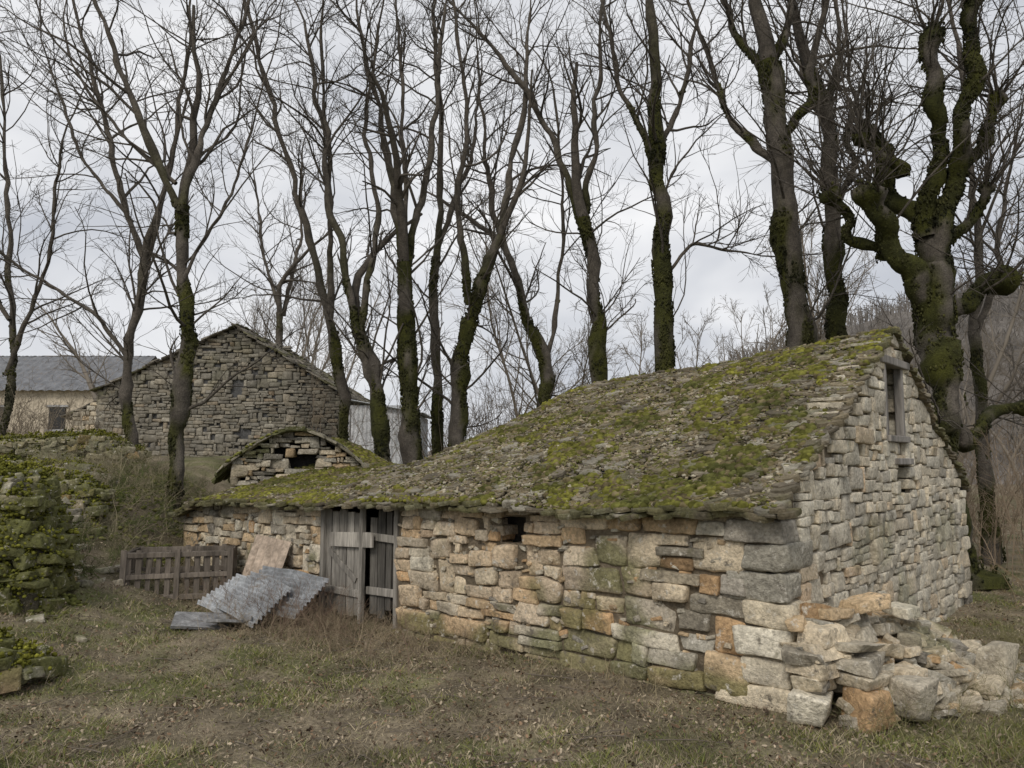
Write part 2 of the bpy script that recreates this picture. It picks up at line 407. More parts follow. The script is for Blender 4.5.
cb=np.where(rng.random((n,1))<.26,np.array([[.145,.12,.065]]),np.array([[.085,.088,.032]])*(1-hue)+np.array([[.215,.205,.04]])*hue)*U(.6,1.2,(n,1))
make('roof_moss',Vb,Fb,M_mossf,True,barnE,np.repeat(cb[:,None],Vb.shape[1],1))

# ---------------------------------------------------------------- doors, gable openings
def planks(items,T=T4,na=.004,sk=.03):
    C=[];H=[];R=[]
    for c,h,ax in items: C.append(c);H.append(h);R.append(ax)
    V,F=blocks(C,H,np.array(R),T,.25,sk,na,6); return V,F
it=[];cc=[]
def addp(t0,t1,z0,z1,w,th=.02,tilt=0,col=.28,tz=0.0):
    c=C0+d1*(t0+t1)/2-d2*w+up*(z0+z1)/2
    a=nrm(d1+up*tilt); b=-d2+up*tz; zz=nrm(np.cross(a,nrm(b)))
    it.append((c,((t1-t0)/2,th,(z1-z0)/2),np.array([a,nrm(b),-zz if zz[2]<0 else zz])))
    cc.append(np.array([col,col*.93,col*.82])*U(.75,1.15))
e=5.98
while e<6.78:
    w=U(.13,.2); addp(e,min(e+w-.02,6.8),U(-.02,.16),U(1.47,1.56),-.08+U(-.01,.01),.015,U(-.015,.015),U(.24,.36)); e+=w
e=5.28
while e<5.9:
    w=U(.12,.17); addp(e,min(e+w-.022,5.93),U(.0,.24),U(1.42,1.56),-.15+U(-.01,.01),.015,U(-.02,.02),U(.13,.20)); e+=w
addp(5.3,5.92,.40,.50,-.11,.018,-.02,.26);addp(5.3,5.92,1.12,1.22,-.11,.018,.03,.24)
addp(6.0,6.8,.34,.44,-.045,.018,.01,.30)
addp(5.70,6.62,1.02,1.22,-.02,.018,-.04,.52)
addp(6.02,6.78,.72,.80,-.044,.014,.6,.30)
addp(5.9,5.97,0,1.56,-.03,.035,0.01,.30);addp(6.79,6.87,0,1.6,-.05,.05,0,.30);addp(5.2,5.27,0,1.6,-.07,.05,0,.22)
addp(5.1,6.98,1.57,1.67,-.06,.1,0,.20)
V,F=planks(it,na=.004,sk=.05); make('barn_door',V,F,M_wood,False,barnE,np.repeat(np.array(cc)[:,None],V.shape[1],1))
it=[];cc=[]
def addg(s0,s1,z0,z1,w,th,col):
    c=C0+d2*(s0+s1)/2-d1*w+up*(z0+z1)/2
    it.append((c,((s1-s0)/2,th,(z1-z0)/2),np.array([d2,-d1,up]))); cc.append(np.array([col,col*.93,col*.85]))
addg(3.3,3.40,2.48,3.42,-.04,.05,.3); addg(4.08,4.18,2.48,3.42,-.05,.05,.24); addg(3.15,4.35,3.40,3.50,-.02,.07,.26); addg(3.3,4.2,2.44,2.52,-.02,.07,.3)
for q in range(4): addg(3.41+q*.165,3.56+q*.165,2.52,3.40,-.2,.014,U(.05,.12))
addg(3.6,4.3,2.16,2.24,-.01,.06,.3)
V,F=planks(it); make('attic_hatch',V,F,M_wood,False,barnE,np.repeat(np.array(cc)[:,None],V.shape[1],1))

# ---------------------------------------------------------------- little vaulted stone hut
hut=empty('vaulted_stone_hut')
HO=np.array([-3.95,14.35,0]); hn=nrm(np.array([.15,-1.,0])); hu=np.array([-hn[1],hn[0],0]); hb=-hn
def hz(u): return 2.80-.46*np.abs(np.asarray(u,float))**1.7
r=pack(-1.15,1.15,1.6,2.85,(.12,.22),(.12,.32))
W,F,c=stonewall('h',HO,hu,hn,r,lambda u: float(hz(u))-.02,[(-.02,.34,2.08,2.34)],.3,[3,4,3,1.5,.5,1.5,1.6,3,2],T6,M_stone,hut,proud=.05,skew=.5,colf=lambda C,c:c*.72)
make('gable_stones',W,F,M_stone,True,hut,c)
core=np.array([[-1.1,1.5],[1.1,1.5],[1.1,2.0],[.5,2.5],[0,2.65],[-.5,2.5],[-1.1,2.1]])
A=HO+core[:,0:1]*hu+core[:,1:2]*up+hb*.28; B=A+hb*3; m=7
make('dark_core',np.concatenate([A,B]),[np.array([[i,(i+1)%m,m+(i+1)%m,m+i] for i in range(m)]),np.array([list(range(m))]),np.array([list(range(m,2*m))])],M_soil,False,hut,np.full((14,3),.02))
uu,vv=np.meshgrid(np.arange(-1.35,1.4,.13),np.arange(-.06,3.6,.12)); uu=uu.ravel()+U(-.06,.06,uu.size);vv=vv.ravel()+U(-.04,.05,vv.size)
n=len(uu)
sl=(hz(uu+.05)-hz(uu-.05))/.1
P=HO+uu[:,None]*hu+vv[:,None]*hb+(hz(uu)+.0-.06*vv)[:,None]*up
xa=nrm(hu+sl[:,None]*up); Rr=np.stack([xa,np.repeat(hb[None],n,0),np.cross(xa,np.repeat(hb[None],n,0))],1)
V,F=blocks(P,np.stack([U(.09,.17,n),U(.07,.12,n),U(.015,.035,n)],-1),Rr,T4,.3,.5,.03,8)
cs=np.array([[.23,.21,.16]])*U(.5,1.4,(n,1)); mk=(rng.random((n,1))<.5)*.8*(uu[:,None]<.6); cs=cs*(1-mk)+np.array([.10,.105,.035])*mk
make('roof_slabs',V,F,M_slab,False,hut,np.repeat(cs[:,None],V.shape[1],1))
n=4600; uu=U(-1.35,1.2,n);vv=U(-.14,3.5,n); mk=f2(uu,vv,1.9,3,9)+.1*(uu<0)-.02*(uu>.3); k=(mk>.51); uu,vv=uu[k],vv[k];n=len(uu)
r=U(.015,.05,n); V,F=blobs(HO+uu[:,None]*hu+vv[:,None]*hb+(hz(uu)+.02-.06*vv)[:,None]*up,np.stack([r,r,r*.6],-1),I2,.15)
cb=np.array([[.14,.14,.04]])*U(.5,1.5,(n,1)); make('roof_moss',V,F,M_mossf,True,hut,np.repeat(cb[:,None],V.shape[1],1))

# ---------------------------------------------------------------- rubble pile
C=[];H=[]
ow=lambda s: .42+.62*np.clip(s,-.1,1.7)
def hp(o,s): return .88*np.clip(1-(o/ow(s))**1.2,0,1)*(.82+.18*ss(1.5,.3,s))*ss(3.4,2.0,s)
cnt=0
while cnt<400:
    s_=U(-.1,3.2);o_=U(.03,1.6)
    if o_>ow(s_)*1.03: continue
    cnt+=1
    big=rng.random()<.2
    hh=np.array([U(.11,.20),U(.09,.14),U(.03,.075)]) if big else np.array([U(.05,.13),U(.04,.10),U(.018,.05)])
    C.append(barn(-o_,s_,hp(o_,s_)*(.97 if big else U(.75,1.04))-.01)); H.append(hh)
S=[(.2,.02,.12,.2,.14,.11),(.2,.1,.30,.24,.15,.07),(.22,.08,.44,.22,.16,.055),(.2,.12,.56,.2,.17,.06),(.22,.2,.68,.22,.15,.07),(.15,.5,.82,.2,.15,.05),(.58,.22,.13,.17,.14,.14),(.55,.3,.34,.22,.15,.06),(.5,.3,.47,.22,.14,.05),(.45,.35,.58,.22,.14,.045),(.85,.55,.16,.16,.14,.17),(1.25,1.95,.25,.17,.12,.2),(.3,1.1,.84,.2,.14,.05),(.5,1.6,.74,.18,.13,.05)]
for (o_,s_,z_,hx,hy,hz_) in S: C.append(barn(-o_,s_,z_));H.append((hx,hy,hz_))
C=np.array(C);H=np.array(H);n=len(C);k=len(S)
sm=np.concatenate([np.ones(n-k),np.full(k,.25)])
R=rotm(U(-1.2,1.2,n)*sm+np.where(sm<1,.7,0),U(-.4,.4,n)*sm,U(-.4,.4,n)*sm)
V,F=blocks(C,H,R,T8,.28,.38,.018,7)
c=stonecol(n,[3,2.5,4,2.5,1,2.2,1.8,2.5,3])*.86; c[-k:]=stonecol(k,[3,1,4,2.5,1,3,0,.5,4])*.97
cv=np.repeat(c[:,None],V.shape[1],1); mo=ss(.54,.64,fbm(V,1.8,3,61))[...,None]*.75*ss(.65,1.5,np.abs(V[...,0:1]-2.9)); cv=cv*(1-mo)+np.array([.13,.13,.045])*mo
make('rubble_stone_pile',V,F,M_stone,True,None,cv)
C=[];H=[]
for i in range(20):
    x=U(-7,-5.6) if i<14 else U(-7.5,-5);y=U(10.8,12.4) if i<14 else U(8,10.5); C.append((x,y,float(G(x,y))+.01));H.append((U(.05,.14),U(.05,.1),U(.03,.06)))
n=len(C); V,F=blocks(C,H,rotm(U(0,6,n),U(-.3,.3,n),U(-.3,.3,n)),T6,.4,.3,.02,9)
c=np.repeat(stonecol(n,[3,2,3,1,.5,4,1,1,3])[:,None],V.shape[1],1); mo=ss(.45,.58,fbm(V,4,3,61))[...,None]*.7
make('loose_stones',V,F,M_stone,True,None,c*(1-mo)+np.array([.13,.135,.045])*mo)

# ---------------------------------------------------------------- ruined mossy dry walls
def drywall(name,A,B,h,th,moss=1.0,slump=.5,dens=70):
    E=empty(name); A=np.array([*A,0.]);B=np.array([*B,0.]); L=np.linalg.norm(B-A); ud=(B-A)/L; nd=np.array([ud[1],-ud[0],0])
    if nd[1]>0: nd=-nd
    ht_=lambda u: h*(.82+.36*(fbm(np.stack([u,0*u,0*u],-1),1.1,2,int(h*10))-.0)*.8)*np.clip((L-u)/slump+.35,0,1)**.6
    n=int(dens*L*(h+th)); u=U(-.05,L+.12,n); z=U(0,1,n)**.8; side=rng.random(n)
    hh=ht_(np.clip(u,0,L)); bulge=th*.5*(1.12-.30*z)
    w=np.where(side<.42,bulge,np.where(side<.7,-bulge,U(-1,1,n)*bulge)); z=np.where(side>.7,U(.88,1.02,n),z)
    endm=(u>L-.1); w=np.where(endm,U(-1,1,n)*bulge,w)
    P=A+u[:,None]*ud+w[:,None]*nd; gz=G(P[:,0],P[:,1]); P[:,2]=gz-.05+z*hh
    Hs=np.column_stack([U(.10,.24,n),U(.10,.18,n),U(.04,.10,n)]); yaw=math.atan2(ud[1],ud[0])
    V,F=blocks(P,Hs,rotm(yaw+U(-.4,.4,n),U(-.15,.15,n),U(-.15,.15,n)),T6,.3,.3,.03,6)
    c=np.repeat(stonecol(n,[3,3,2,1,.3,2,2,2,1])[:,None],V.shape[1],1)*.72
    m_=(ss(.31,.48,fbm(V,1.5,3,70)+.05*moss)*.92*min(moss,1))[...,None]; c=c*(1-m_)+np.array([.12,.125,.038])*m_
    ps=[(V,F,c.reshape(-1,3))]
    us=np.linspace(-.02,L+.02,int(L*6)); Q=[]
    for uu_ in us:
        hh1=float(ht_(np.clip(np.array([uu_]),0,L))[0])*.93; p=A+uu_*ud; g=float(G(p[0],p[1]))-.2
        for (ww,zz) in ((-th*.5,0),(-th*.38,hh1+.12),(th*.38,hh1+.12),(th*.5,0)): Q.append(p+nd*ww+up*(g+zz))
    Q=np.array(Q); ni=len(us); ff=[]
    for a in range(ni-1):
        for b in range(3): ff.append([a*4+b,a*4+b+1,a*4+5+b,a*4+4+b])
    ff+= [[0,3,2,1],[ni*4-4,ni*4-3,ni*4-2,ni*4-1]]
    ps.append((Q,np.array(ff),np.array([.09,.08,.055])))
    V,F,c=join(ps); make('stones',V,F,M_stone,True,E,c)
    n=int(12000*L*moss*(h+th)*.5); idx=rng.integers(0,len(P),n); dv=nrm(rng.normal(0,1,(n,3))+nd*.5+up*.9)
    q=P[idx]+dv*Hs[idx].mean(1,keepdims=True)*U(.8,1.2,(n,1)); q+=rng.normal(0,.03,(n,3))
    k=fbm(q,1.5,3,70)+.14*(dv[:,2]>.4)+.05*moss>.43; q=q[k];n=len(q)
    r_=U(.008,.028,n); V,F=blobs(q,np.stack([r_,r_,r_*.9],-1),I1,.3)
    hu_=np.clip(fbm(q,3,2,5)*1.6-.25,0,1)[:,None]; cb=(np.array([.065,.072,.025])*(1-hu_)+np.array([.25,.245,.04])*hu_)*U(.5,1.2,(n,1)); make('moss',V,F,M_mossf,True,E,np.repeat(cb[:,None],V.shape[1],1))
drywall('mossy_dry_stone_wall',(-10.5,9.2),(-6.0,10.3),1.55,.9,1,.45)
drywall('mossy_dry_stone_wall',(-7.2,7.2),(-4.75,7.8),.42,.6,1.2,.4)
drywall('mossy_dry_stone_wall',(-18,17.0),(-9.0,18.7),.95,.7,.6,1.2)
drywall('mossy_dry_stone_wall',(-11,13.0),(-7.0,13.2),.55,.5,.9,.8)
drywall('mossy_dry_stone_wall',(-12,15.6),(-8.2,15.9),.5,.5,.8,.8)

# ---------------------------------------------------------------- far stone house
house=empty('stone_house')
ht=lambda x: (6.8-.475*(-9.33-x)) if x<-9.33 else (6.8-.62*(x+9.33))
ex=np.array([1.,0,0]);ey=np.array([0,1.,0])
ps=[]
r=pack(-13.9,-5.6,1.6,6.9,(.20,.30),(.14,.36))
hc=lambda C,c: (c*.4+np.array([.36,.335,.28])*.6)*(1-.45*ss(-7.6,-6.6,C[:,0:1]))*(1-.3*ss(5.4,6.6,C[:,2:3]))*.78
fw=[3,4,2,.6,.2,2,1.5,3,2]
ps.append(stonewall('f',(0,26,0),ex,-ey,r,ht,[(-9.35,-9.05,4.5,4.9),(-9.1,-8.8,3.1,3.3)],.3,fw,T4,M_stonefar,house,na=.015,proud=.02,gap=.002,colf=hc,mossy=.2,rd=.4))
r=pack(-15.3,-13.9,1.6,5,(.24,.36),(.15,.45)); ps.append(stonewall('f',(0,27.1,0),ex,-ey,r,ht,[],.3,[4,3,3,1,.2,3,1,2,3],T4,M_stonefar,house,gap=.004,mossy=.2))
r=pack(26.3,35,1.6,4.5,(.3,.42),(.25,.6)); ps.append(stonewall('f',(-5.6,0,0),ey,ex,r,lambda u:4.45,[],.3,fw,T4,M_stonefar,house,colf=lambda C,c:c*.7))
r=pack(26.0,27.1,1.6,4.6,(.3,.42),(.25,.6)); ps.append(stonewall('f',(-13.9,0,0),ey,-ex,r,lambda u:4.6,[],.3,fw,T4,M_stonefar,house))
V,F,c=join([(a,b,q.reshape(-1,3)) for a,b,q in ps]); make('stone_walls',V,F,M_stonefar,True,house,c)
A=np.array([(-13.8,26.1,1.5),(-5.75,26.1,1.5),(-5.75,26.1,4.4),(-9.33,26.1,6.62),(-13.8,26.1,4.55)]); B=A.copy();B[:,1]=35
m=5;make('interior_core',np.concatenate([A,B]),[np.array([[i,(i+1)%m,m+(i+1)%m,m+i] for i in range(m)]),np.array([list(range(m))]),np.array([list(range(m,2*m))])],M_soil,False,house,np.full((10,3),.15))
C=[];H=[];R=[]
for (xa_,xb_,sg) in ((-15.6,-9.33,.475),(-9.33,-5.3,-.62)):
    x=xa_
    while x<xb_:
        y=26.02 
        while y<35:
            if not (x<-13.95 and y<26.95):
                C.append((x+U(-.05,.05),y,ht(x)+.03+U(-.02,.02))); H.append((U(.12,.2),U(.14,.2),U(.018,.035))); a=math.atan(sg)*.85
                R.append(np.array([[math.cos(a),0,math.sin(a)],[0,1,0],[-math.sin(a),0,math.cos(a)]]))
            y+=.3 if y<26.2 else .5
        x+=.16
for q in range(22):
    C.append((-9.33+U(-.6,.6),U(25.95,34),6.76+U(-.05,.05)));H.append((U(.12,.2),U(.15,.25),.035));R.append(np.eye(3))
n=len(C);V,F=blocks(C,H,np.array(R),T4,.3,.4,.03,5); c=np.array([[.22,.20,.165]])*U(.5,1.4,(n,1)); mk=(rng.random((n,1))<.3)*.7; c=c*(1-mk)+np.array([.12,.12,.045])*mk
make('roof_slabs',V,F,M_slab,False,house,np.repeat(c[:,None],V.shape[1],1))

def corr(O,ud,vd,L,Wd,pitch,amp,nv=6,warp=0.0,seed=0):
    nd=nrm(np.cross(ud,vd)); nu=int(L/pitch*8); u=np.linspace(0,L,nu);v=np.linspace(0,Wd,nv); UU,VV=np.meshgrid(u,v)
    h=amp*np.sin(UU*2*math.pi/pitch)+warp*(f2(UU,VV,1.3,2,seed)-.5)
    V=np.asarray(O)+UU[...,None]*ud+VV[...,None]*vd+h[...,None]*nd
    V=V.reshape(-1,3); V2=V-nd*.004
    i=(np.arange(nv-1)[:,None]*nu+np.arange(nu-1)[None]).ravel(); F=np.stack([i,i+1,i+1+nu,i+nu],-1)
    return np.concatenate([V,V2]),np.concatenate([F,F[:,::-1]+len(V)])
shed=empty('corrugated_metal_shed')
a=corr((-5.4,25.6,1.5),ex,up,2.3,2.6,.14,.02); b=corr((-3.1,25.6,1.5),ey,up,3.0,2.3,.14,.02); 
rf=corr((-5.5,25.4,4.3),ey,nrm(np.array([2.5,0,-.45])),3.4,2.7,.14,.02)
V,F,c=join([(a[0],a[1],np.array([.72,.73,.74])),(b[0],b[1],np.array([.6,.62,.63])),(rf[0],rf[1],np.array([.5,.52,.53]))]); make('sheets',V,F,M_metal,True,shed,c)
V,F=blocks([(-3.15,25.65,2.6),(-5.35,25.65,2.8),(-4.3,25.65,3.2)],[(.06,.05,1.1),(.06,.05,1.2),(1.,.03,.05)],None,T4,.2,0,0); make('posts',V,F,M_wood,False,shed,np.full((len(V.reshape(-1,3)),3),.2))

fb=empty('farm_building')
x0,x1=-50,-24.6; ya_,yb_=48,57; e_=6.8;rg=9.4
Vw=np.array([(x0,ya_,0),(x1,ya_,0),(x1,yb_,0),(x0,yb_,0),(x0,ya_,e_),(x1,ya_,e_),(x1,yb_,e_),(x0,yb_,e_),(x0,(ya_+yb_)/2,rg-.1),(x1,(ya_+yb_)/2,rg-.1)],float)
make('walls',Vw,[np.array([[0,1,5,4],[2,3,7,6]]),np.array([[1,2,6,9,5],[3,0,4,8,7]])],M_plaster,False,fb,np.full((10,3),1)*np.array([.56,.49,.38]))
a=corr((x0-.4,ya_-.5,e_-.12),ex,nrm(np.array([0,4.9,2.75])),x1-x0+.8,5.75,.55,.03); b=corr((x0-.4,yb_+.5,e_-.12),ex,nrm(np.array([0,-4.9,2.75])),x1-x0+.8,5.75,.55,.03)
V,F,c=join([(a[0],a[1],np.array([.17,.175,.185])),(b[0],b[1],np.array([.17,.175,.185]))]); make('roof',V,F,M_metal,True,fb,c)
wC=[(-28-3.6*q,ya_-.02,5.0) for q in range(6)]
V,F=blocks(wC,[(.5,.06,.65)]*6,None,T2,0,0,0); make('windows',V,F,M_metal,False,fb,np.full((len(V.reshape(-1,3)),3),.04))
V,F=blocks([(x,y-.05,z-.75) for x,y,z in wC]+[(x,y-.03,z+.75) for x,y,z in wC],[(.65,.08,.06)]*12,None,T2,0,0,0); make('sills',V,F,M_plaster,False,fb,np.full((len(V.reshape(-1,3)),3),.38))

# ---------------------------------------------------------------- crate, sheets
it=[];cc=[]
pal=np.array([-5.75,11.75,0]);pu=nrm(np.array([1.5,.35,0]));pn=np.array([pu[1],-pu[0],0]);lean=nrm(up-pn*.10)
gz=float(G(-5.1,11.9))-.05; CL=1.5;CD=.8;CH=.74
def slat(c,h,ax,k=.18): it.append((c,h,ax)); cc.append(np.array([k,k*.85,k*.70])*U(.6,1.25))
for k in range(11):
    slat(pal+pu*(.06+k*(CL-.12)/10)+lean*(CH/2+U(-.02,.02))+up*gz,(U(.03,.045),.011,U(.31,.38)),nrm(np.array([pu+lean*U(-.03,.03),pn,lean])))
    slat(pal+pu*(.06+k*(CL-.12)/10)+lean*(CH/2)+up*gz-pn*CD,(.035,.011,U(.33,.38)),np.array([pu,pn,lean]),.15)
for k in range(6):
    for e in (0,CL): slat(pal+pu*e+lean*(CH/2)+up*gz-pn*(.06+k*(CD-.12)/5),(.011,.045,U(.33,.37)),np.array([pu,pn,lean]))
for z_ in (.06,.37,.68):
    slat(pal+pu*CL/2+lean*z_+up*gz+pn*.03,(CL/2+.03,.016,.035),nrm(np.array([pu+lean*U(-.02,.02),pn,lean])),.21)
    for dd in (.03,CD-.03): slat(pal+pu*CL/2+lean*z_+up*gz-pn*dd,(CL/2,.02,.04),np.array([pu,pn,lean]),.15)
    for e in (.03,CL-.03): slat(pal+pu*e+lean*z_+up*gz-pn*CD/2,(.02,CD/2,.04),np.array([pu,pn,lean]),.15)
for e in (0,CL/2,CL): slat(pal+pu*e+lean*(CH/2)+up*gz+pn*.055,(.04,.022,CH/2+.02),np.array([pu,pn,lean]),.2)
V,F=planks(it,na=.008,sk=.08); make('wooden_crate',V,F,M_wood,False,None,np.repeat(np.array(cc)[:,None],V.shape[1],1))
O=barn(8.35,-.50,.12)
a=corr(O,nrm(-d1*1+up*-.06),nrm(up*.85+d2*.40+d1*.1),.95,1.05,.19,.02,8,.03)
make('leaning_fibre_cement_panel',a[0],a[1],M_metal,True,None,np.repeat(np.array([[.46,.37,.29]]),len(a[0]),0))
ps=[]
for q,(t_,s_,z_,yw) in enumerate([(8.0,-1.25,.08,.05),(7.75,-1.15,.10,-.12),(7.55,-1.05,.14,.2)]):
    uu_=nrm(-d1*math.cos(yw)+d2*math.sin(yw)-up*.08); vv_=nrm(d2*.72+d1*.2+up*(.34+.06*q)); a=corr(barn(t_,s_,z_+.08),vv_,uu_,.85,1.3,.085,.02,12,.14,q)
    ps.append((a[0],a[1],np.array([.36,.375,.39])*(1-.14*q)))
V,F,c=join(ps); make('corrugated_roof_sheets',V,F,M_metal,True,None,c)
V,F=blocks([barn(7.3,-1.55,.10),barn(6.9,-1.3,.1),barn(7.0,-1.1,.14)],[(.35,.25,.02),(.3,.2,.02),(.4,.05,.04)],rotm(np.array([.3,1.,2.]),np.array([.2,-.1,0]),np.array([.1,.2,.1])),T4,.2,.3,.01); make('scrap_boards',V,F,M_wood,False,None,np.full((len(V.reshape(-1,3)),3),.26))

# ---------------------------------------------------------------- trees
def level(P0,D,L,R,K,upb,wan,tip=.3):
    N=len(P0); P=np.zeros((N,K,3));P[:,0]=P0;d=nrm(D); st=(L/(K-1))[:,None]; w=rng.normal(0,1,(N,3))*wan*.5
    for k in range(1,K):
        d=nrm(d+np.array([0,0,1.])*upb+rng.normal(0,1,(N,3))*wan+w); P[:,k]=P[:,k-1]+d*st
    Rr=R[:,None]*np.linspace(1,tip,K)[None]; return P,Rr
def kids(P,R,m,f0,f1,ang,ratio,rr,rmin,lmin=.15):
    N,K,_=P.shape; idx=np.repeat(np.arange(N),m); f=U(f0,f1,len(idx))*(K-1); i=np.minimum(f.astype(int),K-2); g=(f-i)[:,None]
    p=P[idx,i]*(1-g)+P[idx,i+1]*g; T=nrm(P[idx,i+1]-P[idx,i]); r=R[idx,i]*(1-g[:,0])+R[idx,i+1]*g[:,0]
    q=rng.normal(0,1,p.shape); q=nrm(q-T*(q*T).sum(-1,keepdims=True)); an=U(ang[0],ang[1],len(idx))[:,None]
    D=T*np.cos(an)+q*np.sin(an)
    PL=np.linalg.norm(P[:,-1]-P[:,0],axis=1)[idx]; L=np.maximum(PL*U(ratio[0],ratio[1],len(idx))*(1-.45*f/(K-1)),lmin)
    return p,D,L,np.maximum(r*rr,rmin)
def resample(pts,rs,K):
    pts=np.array(pts,float);n=len(pts); d=np.concatenate([[0],np.cumsum(np.linalg.norm(np.diff(pts,axis=0),axis=1))]);d/=d[-1]
    t=np.linspace(0,1,K); out=np.stack([np.interp(t,d,pts[:,a]) for a in range(3)],-1)
    for _ in range(max(1,K//12)): out[1:-1]=(out[:-2]+2*out[1:-1]+out[2:])/4
    return out,np.interp(t,d,np.linspace(rs[0],rs[1],n))
def tree(name,limbs,Y,n1=13,len1=(1.6,4.4),moss=1.0,r1=.034,f0=.3,pollard=False,drift=.8,upb=.065,m2=7,m3=4,mossz=8.0,sc=.82):
    parts=[];P1=[];D1=[];L1=[];R1=[]
    for li,(pts,ra,rb) in enumerate(limbs):
        ra*=sc; rb*=sc*.92
        dd=U(-drift,drift) if li else U(-.3,.3)
        if pollard: dd=U(-1.2,1.2) if li else 0
        tot=max(len(pts)-1,1)
        p3=[(x,Y+dd*(i/tot),z) for i,(x,z) in enumerate(pts)]
        K=34; P,R=resample(p3,(ra,rb),K)
        R=R*(1+(.55 if pollard else .35)*(fbm(P,1.8,2,li)-.5)*2)
        wv=.9 if pollard else .45
        env=np.clip(np.linspace(0,1,K)*(1-np.linspace(0,1,K))*5,0,1)[:,None]
        P=P+(np.stack([fbm(P+9*li,1.1,3,3),fbm(P+50+9*li,1.1,3,4),.5+0*P[:,0]],-1)-.5)*wv*env
        if li==0: R[:3]*=np.array([1.7,1.35,1.12])
        if pollard and li: R[-6:]*=np.array([1.1,1.4,1.9,2.0,1.7,.9])
        V,F=tube(P[None],R[None],14,.5 if pollard else (.4 if moss else .1),3.5)
        z=V[...,2:3]; th_=.45-.08*(moss-1)
        mk=ss(th_,th_+.1,fbm(V*np.array([1,1,.5]),1.9,4,19))[...,None]*ss(mossz+3,mossz-1,z)*ss(.04,.10,np.repeat(R[None,:,None,None],V.shape[2],2))*min(moss,1)
        c=np.array([.12,.105,.088])*(1-mk)+(np.array([.026,.028,.014])+np.array([.05,.05,.0])*fbm(V,3,2,8)[...,None])*mk
        parts.append((V,F,c.reshape(-1,3)))
        if moss>0:
            nb=int(900*np.linalg.norm(np.diff(P,axis=0),axis=1).sum()*ra*2.2); k=rng.integers(0,K-1,nb); g=rng.random(nb)[:,None]; a=U(0,6.28,nb)
            q=(P[k]*(1-g)+P[k+1]*g)+np.stack([np.cos(a),np.sin(a),U(-.4,.4,nb)],-1)*R[k][:,None]*1.0
            kk=(fbm(q*np.array([1,1,.5]),1.9,4,19)>th_+.05)&(q[:,2]<mossz)&(R[k]>.06); q=q[kk]
            if len(q):
                rr=U(.008,.026,len(q)); V,F=blobs(q,np.stack([rr,rr,rr*1.7],-1),I1,.3); hu_=np.clip(fbm(q,2,2,4)*1.5-.4,0,1)[:,None]
                cb=(np.array([.026,.028,.013])*(1-hu_)+np.array([.10,.098,.03])*hu_)*U(.6,1.2,(len(q),1)); parts.append((V,F,np.repeat(cb[:,None],V.shape[1],1).reshape(-1,3)))
        n=n1; lo=f0 if li==0 else .12
        if pollard and li==0: n=3
        f=rng.beta(2.2 if pollard else 1.4,1.0,n)*(1-lo)+lo; ff=f*(K-1); i=np.minimum(ff.astype(int),K-2)
        T=nrm(P[i+1]-P[i]); q=rng.normal(0,1,(n,3)); q=nrm(q-T*(q*T).sum(-1,keepdims=True)); an=U(.45,1.3,n)[:,None]
        D=T*np.cos(an)+q*np.sin(an); D[:,2]=np.maximum(D[:,2],-.1)+.1
        P1.append(P[i]);D1.append(D);L1.append(U(len1[0],len1[1],n)*(1-.3*f));R1.append(np.minimum(R[i]*.5,U(.5,1.25,n)*r1))
        P1.append(P[-1:]);D1.append(nrm(P[-1:]-P[-3:-2]));L1.append(np.array([len1[1]]));R1.append(np.array([max(R[-1]*.8,.02)]) if not pollard else np.array([r1]))
        if pollard and li:
            n=13; j=np.full(n,K-1)-rng.integers(0,5,n); P1.append(P[j]); D1.append(np.column_stack([rng.normal(0,.7,(n,2)),U(.2,1,n)])); L1.append(U(1.2,3.6,n)); R1.append(U(.010,.026,n))
    P1=np.concatenate(P1);D1=np.concatenate(D1);L1=np.concatenate(L1);R1=np.concatenate(R1)
    Pa,Ra=level(P1,D1,L1,R1,10,upb,.13); V,F=tube(Pa,Ra,6)
    bark=np.array([.11,.096,.08]); parts.append((V,F,bark))
    Pb,Rb=level(*kids(Pa,Ra,m2,.15,.98,(.35,1.0),(.28,.62),.5,.0075),7,upb*.4,.14); V,F=tube(Pb,Rb,4); parts.append((V,F,bark*.95))
    Pc,Rc=level(*kids(Pb,Rb,m3,.15,1,(.35,.95),(.3,.65),.6,.005),5,.03,.15,.5); V,F=tube(Pc,Rc,3); parts.append((V,F,bark*.95))
    V,F,c=join(parts); return make(name,V,F,M_bark,True,None,c)
N_='bare_tree'
tree(N_,[([(-9.2,1.2),(-9.4,4.5),(-9.1,7.2)],.19,.13),([(-9.1,7.1),(-9.9,9.3),(-10.5,11.9),(-11.1,14.1)],.10,.04),([(-9.1,7.0),(-8.7,9.0),(-8.2,12),(-8.0,14.5)],.09,.035),([(-9.35,4.6),(-10.2,5.9),(-11.7,6.7),(-13.2,7.8)],.07,.03),([(-9.5,8.2),(-11.0,10),(-12.0,12.6)],.06,.03)],19,13,mossz=5)
tree(N_,[([(-6.75,.3),(-6.65,3.4),(-6.65,5.5),(-6.83,7.5)],.22,.15),([(-6.83,7.4),(-7.45,9),(-8.0,10.3),(-8.7,12)],.11,.05),([(-6.8,7.3),(-6.45,9.2),(-6.1,10.5),(-5.8,12.3)],.10,.045),([(-6.7,5.8),(-5.9,7.6),(-5.5,9.3)],.05,.03),([(-6.9,7.9),(-8.0,8.9),(-9.3,10.6)],.06,.03)],15.5,12,mossz=7.5,moss=1.4)
tree(N_,[([(-9.7,2),(-9.8,6.0),(-9.9,8.6)],.26,.2),([(-9.9,8.5),(-10.8,11),(-11.5,15)],.12,.05),([(-9.8,8.5),(-9.2,12),(-9.3,16)],.12,.05)],33,14,(2,5),.6)
